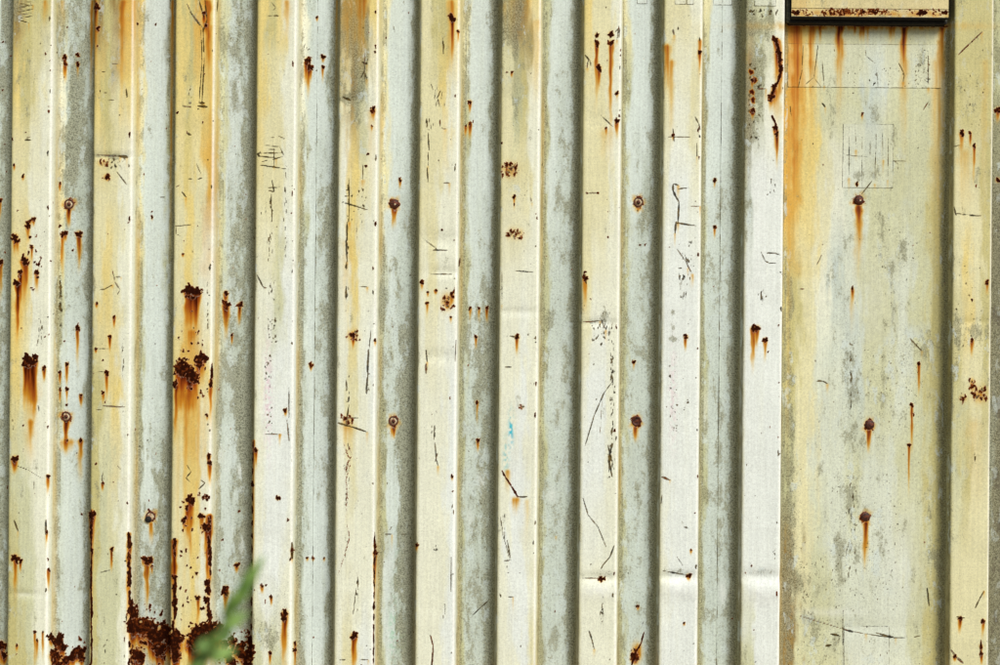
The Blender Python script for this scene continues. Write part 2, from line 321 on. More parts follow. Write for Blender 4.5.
# --- scratches and scribbles
LINES = [
 ([(18,3),(33,6)],.6),([(17,8),(33,5)],.6),([(18,12),(33,9)],.6),([(18,15),(32,13)],.6),([(20,18),(32,16)],.6),([(19,20),(29,23)],.7),([(22,1),(32,2)],.6),
 ([(112,64),(118,64)],.7),([(102,72),(105,72)],.7),([(108,100),(115,100)],.6),([(104,93),(107,93)],.7),([(126,89),(127,97)],1.4),([(97,155),(120,156)],1.0),([(119,156),(127,157)],2.0),
 ([(117,172),(127,185)],.9),([(25,140),(31,140)],1.1),([(26,138),(30,137)],.7),
 ([(187,4),(192,14),(203,28)],.7),([(190,12),(200,26)],.7),([(199,0),(204,18)],.9),([(203,28),(204,60),(202,102)],.8),([(201,30),(202,60),(199,103)],.6),([(205,0),(207,20),(203,32)],.9),([(198,106),(207,107)],1.6),([(200,103),(204,103)],1.5),
 ([(182,106),(191,107)],.9),([(189,103),(191,103)],1.4),([(187,133),(191,135)],1.3),([(196,163),(201,174)],.6),([(182,192),(186,197)],1),([(176,187),(180,185)],.6),([(188,179),(192,179)],.7),([(198,179),(202,178)],.7),
 ([(160,197),(165,197)],.6),([(218,0),(217,12)],.7),([(267,15.7),(280,15.7)],.8),([(271,2),(276,8),(272,11)],.5),
 ([(258,153),(282,153)],.8),([(258,156),(276,158)],.7),([(260,165),(286,169)],.8),([(264,145),(280,147),(284,156),(272,160)],.6),([(268,149),(276,150)],.6),([(261,162),(268,160)],.6),([(274,148),(274,166)],.6),
 ([(257,154),(259,155)],1.2),([(270,137),(276,138)],.5),([(278,136),(285,139)],.6),([(272,180),(274,192),(268,190)],.8),([(268,188),(280,187)],.8),([(271,193),(272,222)],.6),
 ([(347,98),(350,100),(343,97)],1.3),([(365,52),(364,77)],.7),([(362,62),(367,64)],1.3),([(361,78),(364,71),(367,79)],.7),([(342,202),(368,210)],.8),([(349,178),(349,222)],.7),([(363,165),(363,180)],.6),([(393,25),(395,33)],.6),
 ([(428,133),(429,150)],.9),([(428,152),(428,166)],.7),([(427,168),(428,182)],.9),([(444,36),(443,52)],.5),([(431,84),(433,90)],.7),([(441,90),(437,98),(440,107)],.6),([(438,97),(439,104)],.6),([(440,120),(440,126)],1),([(441,128),(446,129)],.6),([(444,183),(449,183)],1),
 ([(615,32),(619,28)],.8),([(619,26),(617,40)],.8),([(620,28),(619,38)],.6),([(585,55),(590,61)],1),([(588,61),(587,68)],.8),([(590,61),(591,66)],.7),([(601,115),(613,127)],.7),([(587,193),(598,193)],.8),([(530,196),(532,203)],.6),
 ([(673,30),(674,35)],1.3),([(678,27),(678,30)],.8),([(695,117),(699,124),(700,130)],.9),([(697,143),(697,156)],.8),([(668,137),(690,137)],.6),([(673,128),(674,142)],.8),([(673,184),(673,191),(676,197),(679,202),(678,222)],1.25),([(673,184),(678,185)],.9),([(678,189),(687,188)],.8),([(684,207),(700,206)],.5),([(676,222),(675,233)],1.4),([(677,223),(696,226)],1.0),
 ([(757,89),(766,89)],.8),([(959,54),(969,44),(982,32)],.8),([(954,213),(966,215),(981,216)],.8),([(822,103),(825,107)],1),([(923,110),(928,102)],.8),([(862,194),(872,181)],.7),([(893,160),(899,165)],.6),([(893,161),(906,161)],.5),([(790,106),(791,117)],.6),([(953,147),(960,145)],.6),([(954,207),(956,216)],1),
 ([(803,45),(802,70),(798,88)],.5),([(818,45),(814,78),(822,88)],.5),([(813,78),(806,84)],.5),([(822,60),(824,86)],.5),([(865,50),(866,56),(873,62)],.5),([(876,65),(878,88)],.5),([(898,62),(904,74),(903,82)],.6),([(928,52),(928,88)],.5),
 ([(849,126),(849,178)],.4),([(855,126),(856,150)],.4),([(862,130),(862,186)],.4),([(870,140),(870,156)],.4),([(876,126),(875,184)],.4),([(882,128),(883,160)],.4),([(888,130),(888,180)],.4),([(845,155),(868,157)],.35),
 ([(112,269),(115,282),(120,290),(117,295)],.7),([(115,277),(121,277)],.8),([(99,290),(105,289),(112,285)],.8),([(96,349),(110,349)],.6),([(97,372),(107,372)],.6),([(103,406),(125,407)],.9),([(96,410),(102,410)],.7),
 ([(175,226),(191,225)],.7),([(176,227),(176,234),(180,236)],.7),([(257,275),(263,287)],1.0),([(289,387),(289,418)],.8),([(287,420),(289,441)],1),([(265,434),(280,434)],.7),([(263,287),(266,288)],.8),
 ([(347,222),(347,240)],1.1),([(346,240),(347,262)],1.1),([(346,286),(346,298)],1.3),([(356,222),(357,240)],.5),([(360,287),(367,287)],.7),([(371,330),(369,350),(367,392)],.6),([(368,350),(367,372)],.8),([(367,378),(366,393)],.8),([(338,423),(352,427),(367,432)],1.2),([(349,405),(346,424)],1.0),([(342,418),(358,418)],1),
 ([(422,238),(437,249)],.6),([(433,250),(447,250)],.9),([(430,274),(452,274)],.7),([(460,258),(459,266)],1.4),([(426,350),(427,362)],1.2),([(426,364),(426,373)],1.6),([(434,425),(434,440)],.6),([(456,340),(455,362)],.6),
 ([(515,271),(533,272)],.7),([(502,268),(502,305)],.5),([(510,336),(519,338)],1.2),([(505,367),(511,367)],1.2),([(583,322),(600,321)],.8),([(600,318),(606,330)],.8),([(585,274),(586,284)],1),
 ([(612,382),(604,393),(600,402),(594,416),(585,446)],.8),([(611,372),(613,384)],.8),([(602,400),(600,436)],.4),([(677,249),(686,262),(692,274)],.6),([(685,255),(688,268)],.5),
 ([(767,253),(774,253),(780,255)],1.1),([(761,252),(765,261),(769,263),(776,263)],.7),([(761,292),(761,300)],.9),([(822,255),(817,265)],.7),([(800,289),(804,289)],.8),([(817,381),(823,381),(828,384)],.9),([(910,338),(916,345),(922,351)],.9),
 ([(15,465),(28,470),(41,478)],.5),([(14,520),(18,531)],1),([(46,520),(46,534)],1.6),([(99,573),(110,570)],.6),([(187,465),(191,472),(186,478),(190,482)],.7),([(199,489),(205,483),(201,480)],.8),([(117,465),(121,470)],.6),([(34,480),(34,490)],.5),
 ([(292,543),(292,558)],1.8),([(344,443),(349,460),(345,475)],.9),([(349,445),(352,455),(344,470)],.9),([(346,450),(351,462),(346,480),(348,500)],.8),([(343,455),(350,448)],.8),([(347,480),(346,520),(350,538),(345,552)],.6),([(350,530),(348,545),(338,575)],.7),([(357,572),(358,590)],.6),([(356,590),(353,615)],.5),([(375,540),(375,562)],1.6),
 ([(384,534),(392,534.5)],.4),([(400,534),(410,534)],.45),([(435,443),(436,458),(438,466)],.8),([(438,452),(435,462)],.6),([(451,557),(451,592)],.7),([(430,635),(433,645),(433,655),(431,668)],.9),([(473,615),(480,608),(488,601)],.8),([(339,660),(345,660)],1),([(361,660),(368,660)],1),
 ([(500,515),(503,535),(510,560)],.6),([(507,540),(511,560),(504,561)],.7),([(500,594),(501,597)],1),([(508,597),(513,597)],.8),([(543,536),(556,536.3)],.45),([(562,536),(570,536)],.35),
 ([(583,498),(588,515),(598,527),(606,547)],.7),([(614,546),(610,557),(603,565),(601,569)],.9),([(589,631),(592,640),(594,649)],.9),([(612,443),(609,460),(612,477)],1),([(608,445),(610,455)],.9),([(609,462),(609,470)],.8),
 ([(662,477),(670,480)],1.5),([(662,495),(661,504)],.8),([(677,557),(683,566)],.7),([(663,571),(690,576)],.9),([(684,527),(688,528)],1),([(582,578),(600,579)],.8),
 ([(800,616),(820,622),(850,631),(866,634)],.5),([(866,634),(893,638),(905,638)],.6),([(845,630),(853,632)],1.3),([(831,634),(840,636)],1.2),([(914,637),(920,636)],.7),([(826,646),(831,645)],1.6),([(843,600),(843,665)],.42),([(927,588),(929,606)],1.2),([(876,633),(896,638)],1),
 ([(975,608),(979,600),(984,591)],.8),([(957,617),(964,618)],1.1),([(982,621),(985,621)],1),([(951,650),(956,657),(963,663)],1.5),([(981,640),(980,657)],1.1),
]
for pts, w in LINES:
    if 340 < pts[0][0] < 353 and pts[0][1] > 440:
        line(pts, w * 1.3, .40, RUST, .5); line(pts, w * .5, .5); continue
    line(pts, w)
    if rng.rand() < .3: run(pts[-1][0], pts[-1][1], 6 + 16 * rng.rand(), 1 + rng.rand(), .35)
    if rng.rand() < .25: line(pts, w * .6, .55, RUST, .6)
line([(502, 471), (506, 478), (512, 487), (518, 497)], 1.0, 1, RUST, .3); line([(518, 497), (527, 497)], .9, 1, MARK, .3)
line([(644, 632), (641, 643), (636, 652), (631, 667)], 1.0, 1, RUST, .3); patch(634, 656, 3, 5, 0, 2, 4); smear(637, 652, 5, 10, .6, RUN)
line([(431, 636), (433, 646), (432, 668)], .7, .8, RUST, .3); line([(958, 55), (970, 44), (982, 32)], .6, .75, RUST, .4)
for a in ((40, 312, 346, 2, 12), (38, 404, 412, 2, 6), (13, 418, 430, 1, 4), (271, 192, 222, 2, 14), (285, 165, 222, 1.2, 12), (270, 225, 262, 3, 16), (286, 225, 260, 1, 8), (272, 275, 300, 4, 12), (430, 118, 130, 4, 12),
          (190, 82, 98, 1.5, 5), (347, 222, 300, 1.5, 16), (347, 378, 402, 2, 12), (208, 280, 332, .8, 14), (612, 322, 475, 1.6, 60), (610, 440, 480, 2, 16), (368, 340, 395, 1, 12), (683, 270, 302, 4, 18), (123, 335, 420, .8, 12),
          (505, 500, 570, 2, 6), (307, 44, 50, 3, 6), (347, 443, 490, 3, 9), (347, 490, 560, 2, 9), (357, 572, 618, 1, 8), (443, 36, 54, 1, 6), (102, 462, 490, 1.5, 5), (774, 525, 560, 2, 5), (761, 285, 305, 2, 6), (773, 175, 196, 3, 5),
          (105, 640, 665, 1, 5), (434, 410, 440, 3, 7), (444, 600, 620, 1, 4), (602, 595, 622, 1.5, 14), (606, 310, 335, 4, 14), (851, 340, 410, 1, 26), (851, 470, 610, 5, 40), (366, 55, 80, 2, 7), (440, 85, 108, 5, 8), (975, 445, 462, 1, 5)):
    scrib(*a[:3], w=a[3], n=a[4])
# tiny print-like specks left by old graffiti
for a in ((265, 350, 272, 440, 50, .6), (669, 355, 677, 435, 45, .6), (683, 396, 688, 412, 6, .8), (268, 318, 276, 342, 24, .7), (60, 275, 61, 330, 14, 1.2), (800, 560, 812, 600, 30, .6, .7), (830, 470, 905, 600, 420, .45, .8), (790, 540, 850, 665, 200, .45, .8), (880, 340, 925, 430, 160, .45, .75), (870, 220, 920, 300, 70, .5, .7),
          (850, 340, 930, 440, 200, .5, .7), (790, 470, 840, 665, 140, .5, .7), (850, 200, 930, 240, 30, .5, .7), (915, 50, 930, 88, 50, .55, .75), (880, 65, 925, 88, 34, .55, .8), (845, 70, 880, 88, 20, .55, .8), (345, 185, 372, 222, 26, .8), (430, 546, 440, 550, 6, 1),
          (97, 158, 127, 168, 10, 1), (590, 325, 612, 345, 24, .9), (676, 240, 694, 280, 16, .8), (750, 10, 780, 16, 20, .9), (860, 600, 930, 665, 60, .5, .7), (955, 318, 990, 352, 60, .55, .7), (955, 250, 990, 320, 20, .7), (960, 60, 988, 130, 20, .6)):
    specks(*a)
# random small chips and dots over every rib and groove
specks(0, 0, 1000, 665, 700, .5, .9); specks(0, 0, 1000, 665, 90, .6, .9, RUST)
specks(0, 0, 300, 665, 90, .7, .95, RUST)
for xe in (49, 130, 211, 293, 375, 456, 537, 618, 699, 781):      # worn right-hand bends
    for i in range(11):
        y = rng.rand() * 665; x = xe - (y - 332) * .009 - rng.rand() * 3
        blob(x, y, .5 + .4 * rng.rand(), .6 + 2.6 * rng.rand() ** 2, .9, MARK if rng.rand() < .6 else RUST, .4, .9)
# grime clouds, and painted shade in the low rib creases
for x, y, rx, ry, s in ((74, 120, 4, 55, .5), (58, 305, 3.5, 28, .75), (66, 150, 4, 30, .35), (110, 156, 16, 2.5, .5), (590, 322, 10, 2, .5), (605, 318, 5, 10, .5), (673, 312, 3, 4, .7), (675, 339, 6, 3, .75), (674, 325, 3, 6, .4),
                        (437, 356, 8, 2.5, .35), (348, 100, 12, 5, .45), (510, 20, 12, 22, .2), (352, 30, 10, 40, .2), (358, 90, 12, 20, .2), (520, 190, 12, 25, .25), (605, 575, 18, 4, .35), (678, 572, 15, 5, .55), (762, 572, 16, 5, .45),
                        (880, 385, 22, 40, .3), (915, 350, 22, 18, .38), (850, 500, 9, 60, .35), (880, 550, 22, 50, .3), (803, 585, 12, 25, .5), (838, 560, 8, 45, .35), (820, 640, 20, 22, .45), (870, 655, 16, 14, .3), (845, 380, 6, 60, .3),
                        (890, 250, 14, 40, .3), (880, 165, 24, 26, .2), (921, 68, 8, 20, .45), (270, 635, 14, 14, .5), (282, 600, 8, 22, .3), (755, 95, 8, 50, .55), (770, 30, 8, 26, .35), (700, 150, 6, 50, .3), (789, 300, 4, 60, .5), (790, 420, 4.5, 90, .65), (789, 580, 6, 90, .7), (795, 520, 6, 60, .3), (972, 334, 16, 12, .35), (510, 15, 14, 30, .35), (352, 40, 8, 45, .35), (362, 20, 6, 30, .3),
                        (980, 350, 7, 20, .3), (957, 345, 4, 30, .5), (750, 20, 8, 20, .4), (930, 560, 6, 60, .35), (470, 20, 4, 60, .2), (235, 60, 8, 80, .3), (240, 420, 10, 70, .35), (395, 340, 10, 60, .3), (480, 330, 12, 60, .3), (405, 480, 8, 90, .35), (330, 330, 8, 200, .25), (690, 175, 5, 30, .15)):
    smear(x, y, rx, ry, s)
# rubbed pale places, and painted light below the low rib creases
for x, y, rx, ry, s in ((600, 590, 17, 8, .9), (678, 588, 16, 9, .9), (762, 592, 18, 12, .9), (723, 593, 4, 12, .8), (222, 455, 3, 9, .7), (240, 470, 3, 8, .6), (481, 480, 4, 10, .7), (470, 518, 3, 7, .7), (474, 344, 4, 10, .5), (345, 155, 6, 40, .4),
                        (24, 595, 7, 2, .5), (705, 410, 4, 20, .5), (242, 545, 3, 10, .6), (557, 380, 6, 30, .35), (552, 495, 5, 7, .5), (875, 300, 18, 50, .3), (900, 560, 22, 60, .4), (830, 612, 30, 4, .5), (885, 90, 6, 30, .3), (760, 200, 12, 120, .4), (415, 500, 8, 60, .2)):
    smear(x, y, rx, ry, s, PALE)


def tint(x, y, rx, ry, c, s):
    q = win(x, y, rx * 2, ry * 2)
    sl, gx, gy = q
    v = s * np.exp(-((gx - x) / rx) ** 2 - ((gy - y) / ry) ** 2) * np.clip((noise2(gx, gy, 1.6, 2.5, int(x)) - .42) * 5, 0, 1)
    TINT[sl] += v[..., None] * (np.array(c) - 0)


tint(511, 430, 2.5, 16, (-.8, -.35, -.12), 1.3); tint(506, 455, 3, 16, (-.6, -.25, -.08), 1); tint(268, 395, 4, 50, (-.05, -.35, -.2), .7); tint(673, 395, 4, 45, (0, -.28, -.18), .5)
tint(393, 630, 4, 28, (-.4, -.12, -.3), .8); tint(398, 560, 5, 40, (-.2, -.08, -.15), .5); tint(403, 640, 5, 20, (-.3, -.1, -.25), .5)

# old stickers under the paint: outlines
STICKERS = [('wide', 788, 43.5, 946, 88.5), ('wide', 843, 124, 893, 188), ('wide', 844, 626, 889, 690), ('g7', 637, -14, 647, 4), ('r8', 675, -14, 686, 4.6), ('r8', 686.8, -14, 693.4, 4.8), ('g8', 713.5, -14, 732, 5.2), ('r9', 754.5, -14, 776, 6.2)]


def sample(A, px, py):
    fx = np.clip((px - X0) * SS - .5, 0, CW - 1.001); fy = np.clip((py - Y0) * SS - .5, 0, CH - 1.001)
    ix = fx.astype(int); iy = fy.astype(int); tx = fx - ix; ty = fy - iy
    if A.ndim == 3: tx = tx[..., None]; ty = ty[..., None]
    v = (A[iy, ix] * (1 - tx) + A[iy, ix + 1] * tx) * (1 - ty) + (A[iy + 1, ix] * (1 - tx) + A[iy + 1, ix + 1] * tx) * ty
    ins = (px > X0) & (px < X1) & (py > Y0) & (py < Y1)
    return v * (ins[..., None] if A.ndim == 3 else ins)


# ------------------------------------------------------------------ paint colours, outer ribs with a painted-in vignette: letters read across each strip at eight heights
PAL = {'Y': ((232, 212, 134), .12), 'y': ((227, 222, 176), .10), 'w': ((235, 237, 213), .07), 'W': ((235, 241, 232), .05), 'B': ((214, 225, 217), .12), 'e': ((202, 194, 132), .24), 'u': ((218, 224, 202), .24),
       'b': ((201, 212, 200), .36), 'g': ((190, 200, 184), .64), 'd': ((110, 104, 82), .8), 'o': ((218, 172, 70), .18), 't': ((190, 192, 150), .48), 'k': ((156, 130, 72), .42), 's': ((209, 211, 171), .22)}  # letters e and s also paint vignette darkening on the outer ribs
GAIN = 1.0
STRIPS = {
 'g-1': "bBgg bBgg bBgg bBgg bbgg bBgg bBgg bBgg",
 'r0': "keee Yeyw yyww YYww Yyww ssww essw eesw",
 'g0': "tbgb wggb yggb sbbg tBBg bBbg bBBg bBBg",
 'r1': "keko YeyY yyyw yYyw eyYw esyw essw essw",
 'g1': "YBBd yBBt yBBt tBBt tBBg gBgg gbgg kggk",
 'r2': "YeoY YeYY yYyo yYyw YooY yYYw yyYw yYYY",
 'g2': "sbgg sBgg sBgg sbgg bbgg bBgg bbgg bggg",
 'r3': "YeYw Yyyw yyyw wwsW wWWW wWWW wWWw swsw",
 'g3': "wbBg wBBg tBbg gBbg gBbg gBBg gBBg gBBg",
 'r4': "kkkY yktw wYyw wYww wywW wyww wwww wywW",
 'g4': "yBBg yBBg yBbg gBbg tbgg tBgg tBgg tBgg",
 'r5': "yeeY yyYw yyww wyww wwwW wwwW wwwW wwwW",
 'g5': "yBBg tBBg tBBg tBbg tbgg tbgg tbgg tbbg",
 'r6': "tkkY ytew yyyw wwww wwWw wWWw wWWw wwWy",
 'g6': "tBBg tBbg tBbg tbbg tbbg tbbg tbbg tbbg",
 'r7': "Yyyw yyyw yyyw ywww wWWw WWWw wwww wwww",
 'g7': "yBBg tBBg tBgg tbbg tbbg tbbg tbbg tbbg",
 'r8': "yyyw ywwy wWWw WWWW WWWW WWWW wWWW WWWW",
 'g8': "yBBg tBBg tBbg tbbg tbbg tbbg tbbg tbbg",
 'r9': "tstw ktww gWWW WWWW WWWW WWWW WWWW sWWW",
 'wide': "oYsssssssy oYsssbsssy oYywusssse eywbussuse eyuubssuse tyuusuusse kysuuuuuse ksssuuuuse",
 'r10': "eeee eeee yyye yYye eyye seyy yyyy yyyy",
 'g10': "ttgg ttgg dddd dddd dddd gddd dddd dddd",  # darker tone below the top quarter of the groove
}
YROWS = np.array([0, 95, 190, 285, 380, 475, 570, 665.])


def strip_paint(key, u, px, py):
    rows = STRIPS[key].split()
    nc = len(rows[0])
    C = np.array([[np.append(lin(PAL[ch][0]), PAL[ch][1]) for ch in r] for r in rows])      # 8 x nc x 4
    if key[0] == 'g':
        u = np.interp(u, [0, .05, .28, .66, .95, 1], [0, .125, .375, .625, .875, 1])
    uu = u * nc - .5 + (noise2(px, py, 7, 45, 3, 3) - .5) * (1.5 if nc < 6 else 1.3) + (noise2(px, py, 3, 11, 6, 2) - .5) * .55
    vv = np.clip((py + (noise2(px, py, 14, 30, 4, 2) - .5) * 70) / 95., 0, 6.999)
    uu = np.clip(uu, 0, nc - 1.001)
    ui = uu.astype(int); vi = vv.astype(int)
    fu = uu - ui; fv = vv - vi
    fu = np.clip((fu - .5) * 1.3 + .5, 0, 1); fu = fu * fu * (3 - 2 * fu)
    fu = fu[..., None]; fv = fv[..., None]
    out = (C[vi, ui] * (1 - fu) + C[vi, ui + 1] * fu) * (1 - fv) + (C[vi + 1, ui] * (1 - fu) + C[vi + 1, ui + 1] * fu) * fv
    return out


# ------------------------------------------------------------------ materials
def nn(nt, t, **kw):
    n = nt.nodes.new(t)
    for k, v in kw.items(): setattr(n, k, v)
    return n


def math_n(nt, op, a, b=None, c=None, clamp=False):
    n = nn(nt, 'ShaderNodeMath', operation=op, use_clamp=clamp)
    for i, v in enumerate((a, b, c)):
        if v is None: continue
        if isinstance(v, (int, float)): n.inputs[i].default_value = v
        else: nt.links.new(v, n.inputs[i])
    return n.outputs[0]


def noise_n(nt, vec, scale, detail=3, rough=.6, stretch=(1, 1, 1)):
    mp = nn(nt, 'ShaderNodeMapping'); mp.inputs['Scale'].default_value = stretch
    nt.links.new(vec, mp.inputs[0])
    n = nn(nt, 'ShaderNodeTexNoise'); n.inputs['Scale'].default_value = scale; n.inputs['Detail'].default_value = detail; n.inputs['Roughness'].default_value = rough
    nt.links.new(mp.outputs[0], n.inputs['Vector'])
    return n.outputs['Fac']


def mix_n(nt, fac, a, b, mode='MIX'):
    n = nn(nt, 'ShaderNodeMix', data_type='RGBA', blend_type=mode)
    for i, v in ((0, fac), (6, a), (7, b)):
        if isinstance(v, (int, float)): n.inputs[i].default_value = v
        elif isinstance(v, (tuple, list, np.ndarray)): n.inputs[i].default_value = (*v[:3], 1)
        else: nt.links.new(v, n.inputs[i])
    return n.outputs[2]


def step_n(nt, v, lo, hi):
    n = nn(nt, 'ShaderNodeMapRange', interpolation_type='SMOOTHSTEP')
    n.inputs['From Min'].default_value = lo; n.inputs['From Max'].default_value = hi
    nt.links.new(v, n.inputs['Value'])
    return n.outputs['Result']


def painted_steel():
    m = bpy.data.materials.new('weathered_painted_steel'); m.use_nodes = True
    t = m.node_tree; b = t.nodes['Principled BSDF']
    tc = nn(t, 'ShaderNodeTexCoord').outputs['Object']
    A = nn(t, 'ShaderNodeAttribute', attribute_name='paint')
    M = nn(t, 'ShaderNodeAttribute', attribute_name='wear')
    sp = nn(t, 'ShaderNodeSeparateColor'); t.links.new(M.outputs['Color'], sp.inputs[0])
    rust, runv, mark, grime = sp.outputs[0], sp.outputs[1], sp.outputs[2], M.outputs['Alpha']
    n_grain = noise_n(t, tc, 330, 2, .7)
    n_mid = noise_n(t, tc, 110, 5, .68)
    n_blot = noise_n(t, tc, 26, 7, .66, (1, 1, .42))
    n_str = noise_n(t, tc, 150, 3, .6, (1, 1, .03))
    n_big = noise_n(t, tc, 9, 4, .6, (1, 1, .5))
    n_speck = noise_n(t, tc, 230, 1, .5)
    # paint with faint vertical streaks and grain
    k = math_n(t, 'MULTIPLY_ADD', n_str, .34, .83)
    k = math_n(t, 'MULTIPLY_ADD', n_grain, .50, math_n(t, 'SUBTRACT', k, .25))
    k = math_n(t, 'MULTIPLY_ADD', n_mid, .55, math_n(t, 'SUBTRACT', k, .275))
    k = math_n(t, 'MULTIPLY_ADD', n_big, .22, math_n(t, 'SUBTRACT', k, .11))
    kc = nn(t, 'ShaderNodeCombineColor')
    for i in range(3): t.links.new(k, kc.inputs[i])
    col = mix_n(t, 1.0, A.outputs['Color'], kc.outputs[0], 'MULTIPLY')
    # yellowing in vertical drifts
    yel = math_n(t, 'MULTIPLY', step_n(t, noise_n(t, tc, 34, 4, .6, (1, 1, .06)), .50, .74), .12)
    col = mix_n(t, yel, col, mix_n(t, 1.0, col, (.98, .94, .70), 'MULTIPLY'))
    # grime: mottled, ragged
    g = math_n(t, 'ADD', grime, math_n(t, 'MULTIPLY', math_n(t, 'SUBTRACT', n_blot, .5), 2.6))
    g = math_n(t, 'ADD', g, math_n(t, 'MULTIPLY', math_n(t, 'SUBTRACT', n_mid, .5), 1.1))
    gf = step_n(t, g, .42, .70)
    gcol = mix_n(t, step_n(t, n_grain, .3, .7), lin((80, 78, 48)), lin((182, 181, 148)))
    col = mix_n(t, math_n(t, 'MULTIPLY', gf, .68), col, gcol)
    chalk = math_n(t, 'MULTIPLY', step_n(t, noise_n(t, tc, 34, 6, .6, (1, 1, .5)), .565, .61), math_n(t, 'MULTIPLY', step_n(t, grime, .1, .45), math_n(t, 'SUBTRACT', 1.0, step_n(t, grime, .68, .92))))
    col = mix_n(t, math_n(t, 'MULTIPLY', chalk, .55), col, lin((212, 224, 218)))
    # fine dark pepper where grime gathers
    pep = math_n(t, 'MULTIPLY', step_n(t, math_n(t, 'MULTIPLY_ADD', grime, .07, n_speck), .615, .66), math_n(t, 'MULTIPLY_ADD', grime, .8, .16, clamp=True))
    col = mix_n(t, math_n(t, 'MULTIPLY', pep, .52), col, lin((56, 52, 26)))
    # runs: yellow, then orange, then brown
    rv = math_n(t, 'MULTIPLY', runv, math_n(t, 'MULTIPLY_ADD', n_str, .9, .58), clamp=True)
    cr = nn(t, 'ShaderNodeValToRGB'); e = cr.color_ramp.elements
    e[0].position = 0; e[0].color = (*lin((238, 205, 120)), 1); e[1].position = 1; e[1].color = (*lin((70, 22, 4)), 1)
    for p, c in ((.22, (232, 192, 92)), (.42, (212, 146, 40)), (.64, (168, 84, 16)), (.84, (112, 44, 8))):
        q = cr.color_ramp.elements.new(p); q.color = (*lin(c), 1)
    t.links.new(rv, cr.inputs[0])
    col = mix_n(t, step_n(t, rv, .0, .42), col, mix_n(t, .5, cr.outputs[0], mix_n(t, 1.0, col, cr.outputs[0], 'MULTIPLY')))
    # scratches and dark flecks
    mk = math_n(t, 'ADD', mark, math_n(t, 'MULTIPLY', math_n(t, 'SUBTRACT', n_grain, .5), .9))
    mf = math_n(t, 'MULTIPLY', step_n(t, mk, .22, .52), step_n(t, mark, .05, .2))
    col = mix_n(t, math_n(t, 'MULTIPLY', mf, .95), col, mix_n(t, step_n(t, noise_n(t, tc, 60, 3, .6), .35, .65), lin((26, 20, 8)), lin((104, 84, 40))))
    # bare rust: red-brown rim, almost black core
    rr = math_n(t, 'ADD', rust, math_n(t, 'MULTIPLY', math_n(t, 'SUBTRACT', n_mid, .5), 1.25))
    gate = step_n(t, rust, .03, .2)
    rr = math_n(t, 'ADD', rr, math_n(t, 'MULTIPLY', math_n(t, 'SUBTRACT', noise_n(t, tc, 250, 3, .7), .5), .8))
    rim = math_n(t, 'MULTIPLY', step_n(t, rr, .22, .38), gate)
    lip = math_n(t, 'MULTIPLY', math_n(t, 'SUBTRACT', step_n(t, rr, .10, .18), step_n(t, rr, .20, .28)), gate, clamp=True)
    col = mix_n(t, math_n(t, 'MULTIPLY', lip, .35), col, lin((244, 236, 206)))
    core = math_n(t, 'MULTIPLY', step_n(t, rr, .36, .56), gate)
    col = mix_n(t, rim, col, mix_n(t, n_grain, lin((96, 34, 8)), lin((158, 84, 32))))
    col = mix_n(t, core, col, mix_n(t, step_n(t, noise_n(t, tc, 75, 5, .7), .5, .68), mix_n(t, n_mid, lin((8, 4, 3)), lin((60, 24, 10))), lin((108, 50, 18))))
    t.links.new(col, b.inputs['Base Color'])
    ro = math_n(t, 'MULTIPLY_ADD', gf, .2, .56)
    ro = math_n(t, 'MAXIMUM', ro, math_n(t, 'MULTIPLY', rim, .9))
    t.links.new(ro, b.inputs['Roughness'])
    t.links.new(math_n(t, 'MULTIPLY_ADD', math_n(t, 'MAXIMUM', math_n(t, 'MAXIMUM', rim, mf), rv), -.38, .4), b.inputs['Specular IOR Level'])
    h = math_n(t, 'MULTIPLY_ADD', n_grain, .25, math_n(t, 'MULTIPLY', rim, .9))
    h = math_n(t, 'MULTIPLY_ADD', mf, -.7, h)
    h = math_n(t, 'MULTIPLY_ADD', n_mid, .5, h)
    h = math_n(t, 'MULTIPLY_ADD', gf, .25, h)
    bp = nn(t, 'ShaderNodeBump'); bp.inputs['Strength'].default_value = .5; bp.inputs['Distance'].default_value = .0011
    t.links.new(h, bp.inputs['Height']); t.links.new(bp.outputs[0], b.inputs['Normal'])
    return m


def simple(name, ca, cb, rough=.7, scale=60, metal=0, bump=.3, dist=.002):
    m = bpy.data.materials.new(name); m.use_nodes = True
    t = m.node_tree; b = t.nodes['Principled BSDF']
    tc = nn(t, 'ShaderNodeTexCoord').outputs['Object']
    n = noise_n(t, tc, scale, 6, .65)
    t.links.new(mix_n(t, step_n(t, n, .35, .65), lin(ca), lin(cb)), b.inputs['Base Color'])
    b.inputs['Roughness'].default_value = rough; b.inputs['Metallic'].default_value = metal
    bp = nn(t, 'ShaderNodeBump'); bp.inputs['Strength'].default_value = bump; bp.inputs['Distance'].default_value = dist
    t.links.new(n, bp.inputs['Height']); t.links.new(bp.outputs[0], b.inputs['Normal'])
    return m


STEEL = painted_steel()
M_BLACK = simple('matte_black', (8, 7, 5), (30, 26, 20), .9, 120)  # near-black material of hood body, lip, gasket and plug
M_SIDE = simple('dirty_grey_edge', (58, 60, 52), (104, 104, 86), .8, 90)
M_BOLT = simple('rusted_bolt', (22, 7, 5), (112, 50, 20), .6, 150, .1, .9, .0016)
M_RIM = simple('flaking_washer', (60, 22, 12), (112, 56, 30), .7, 320, 0, .6, .001)
M_CREAM = simple('cream_washer_paint', (150, 90, 50), (226, 214, 176), .6, 160)
M_RAIL = simple('cream_rail_paint', (170, 120, 66), (226, 214, 176), .6, 14)
M_GROUND = simple('gravelly_earth', (96, 88, 70), (150, 142, 120), .95, 22, 0, .8, .02)
M_LEAF = simple('green_leaf', (84, 118, 48), (124, 156, 72), .6, 50)
M_STEM = simple('green_stem', (70, 96, 48), (104, 110, 60), .7, 80)

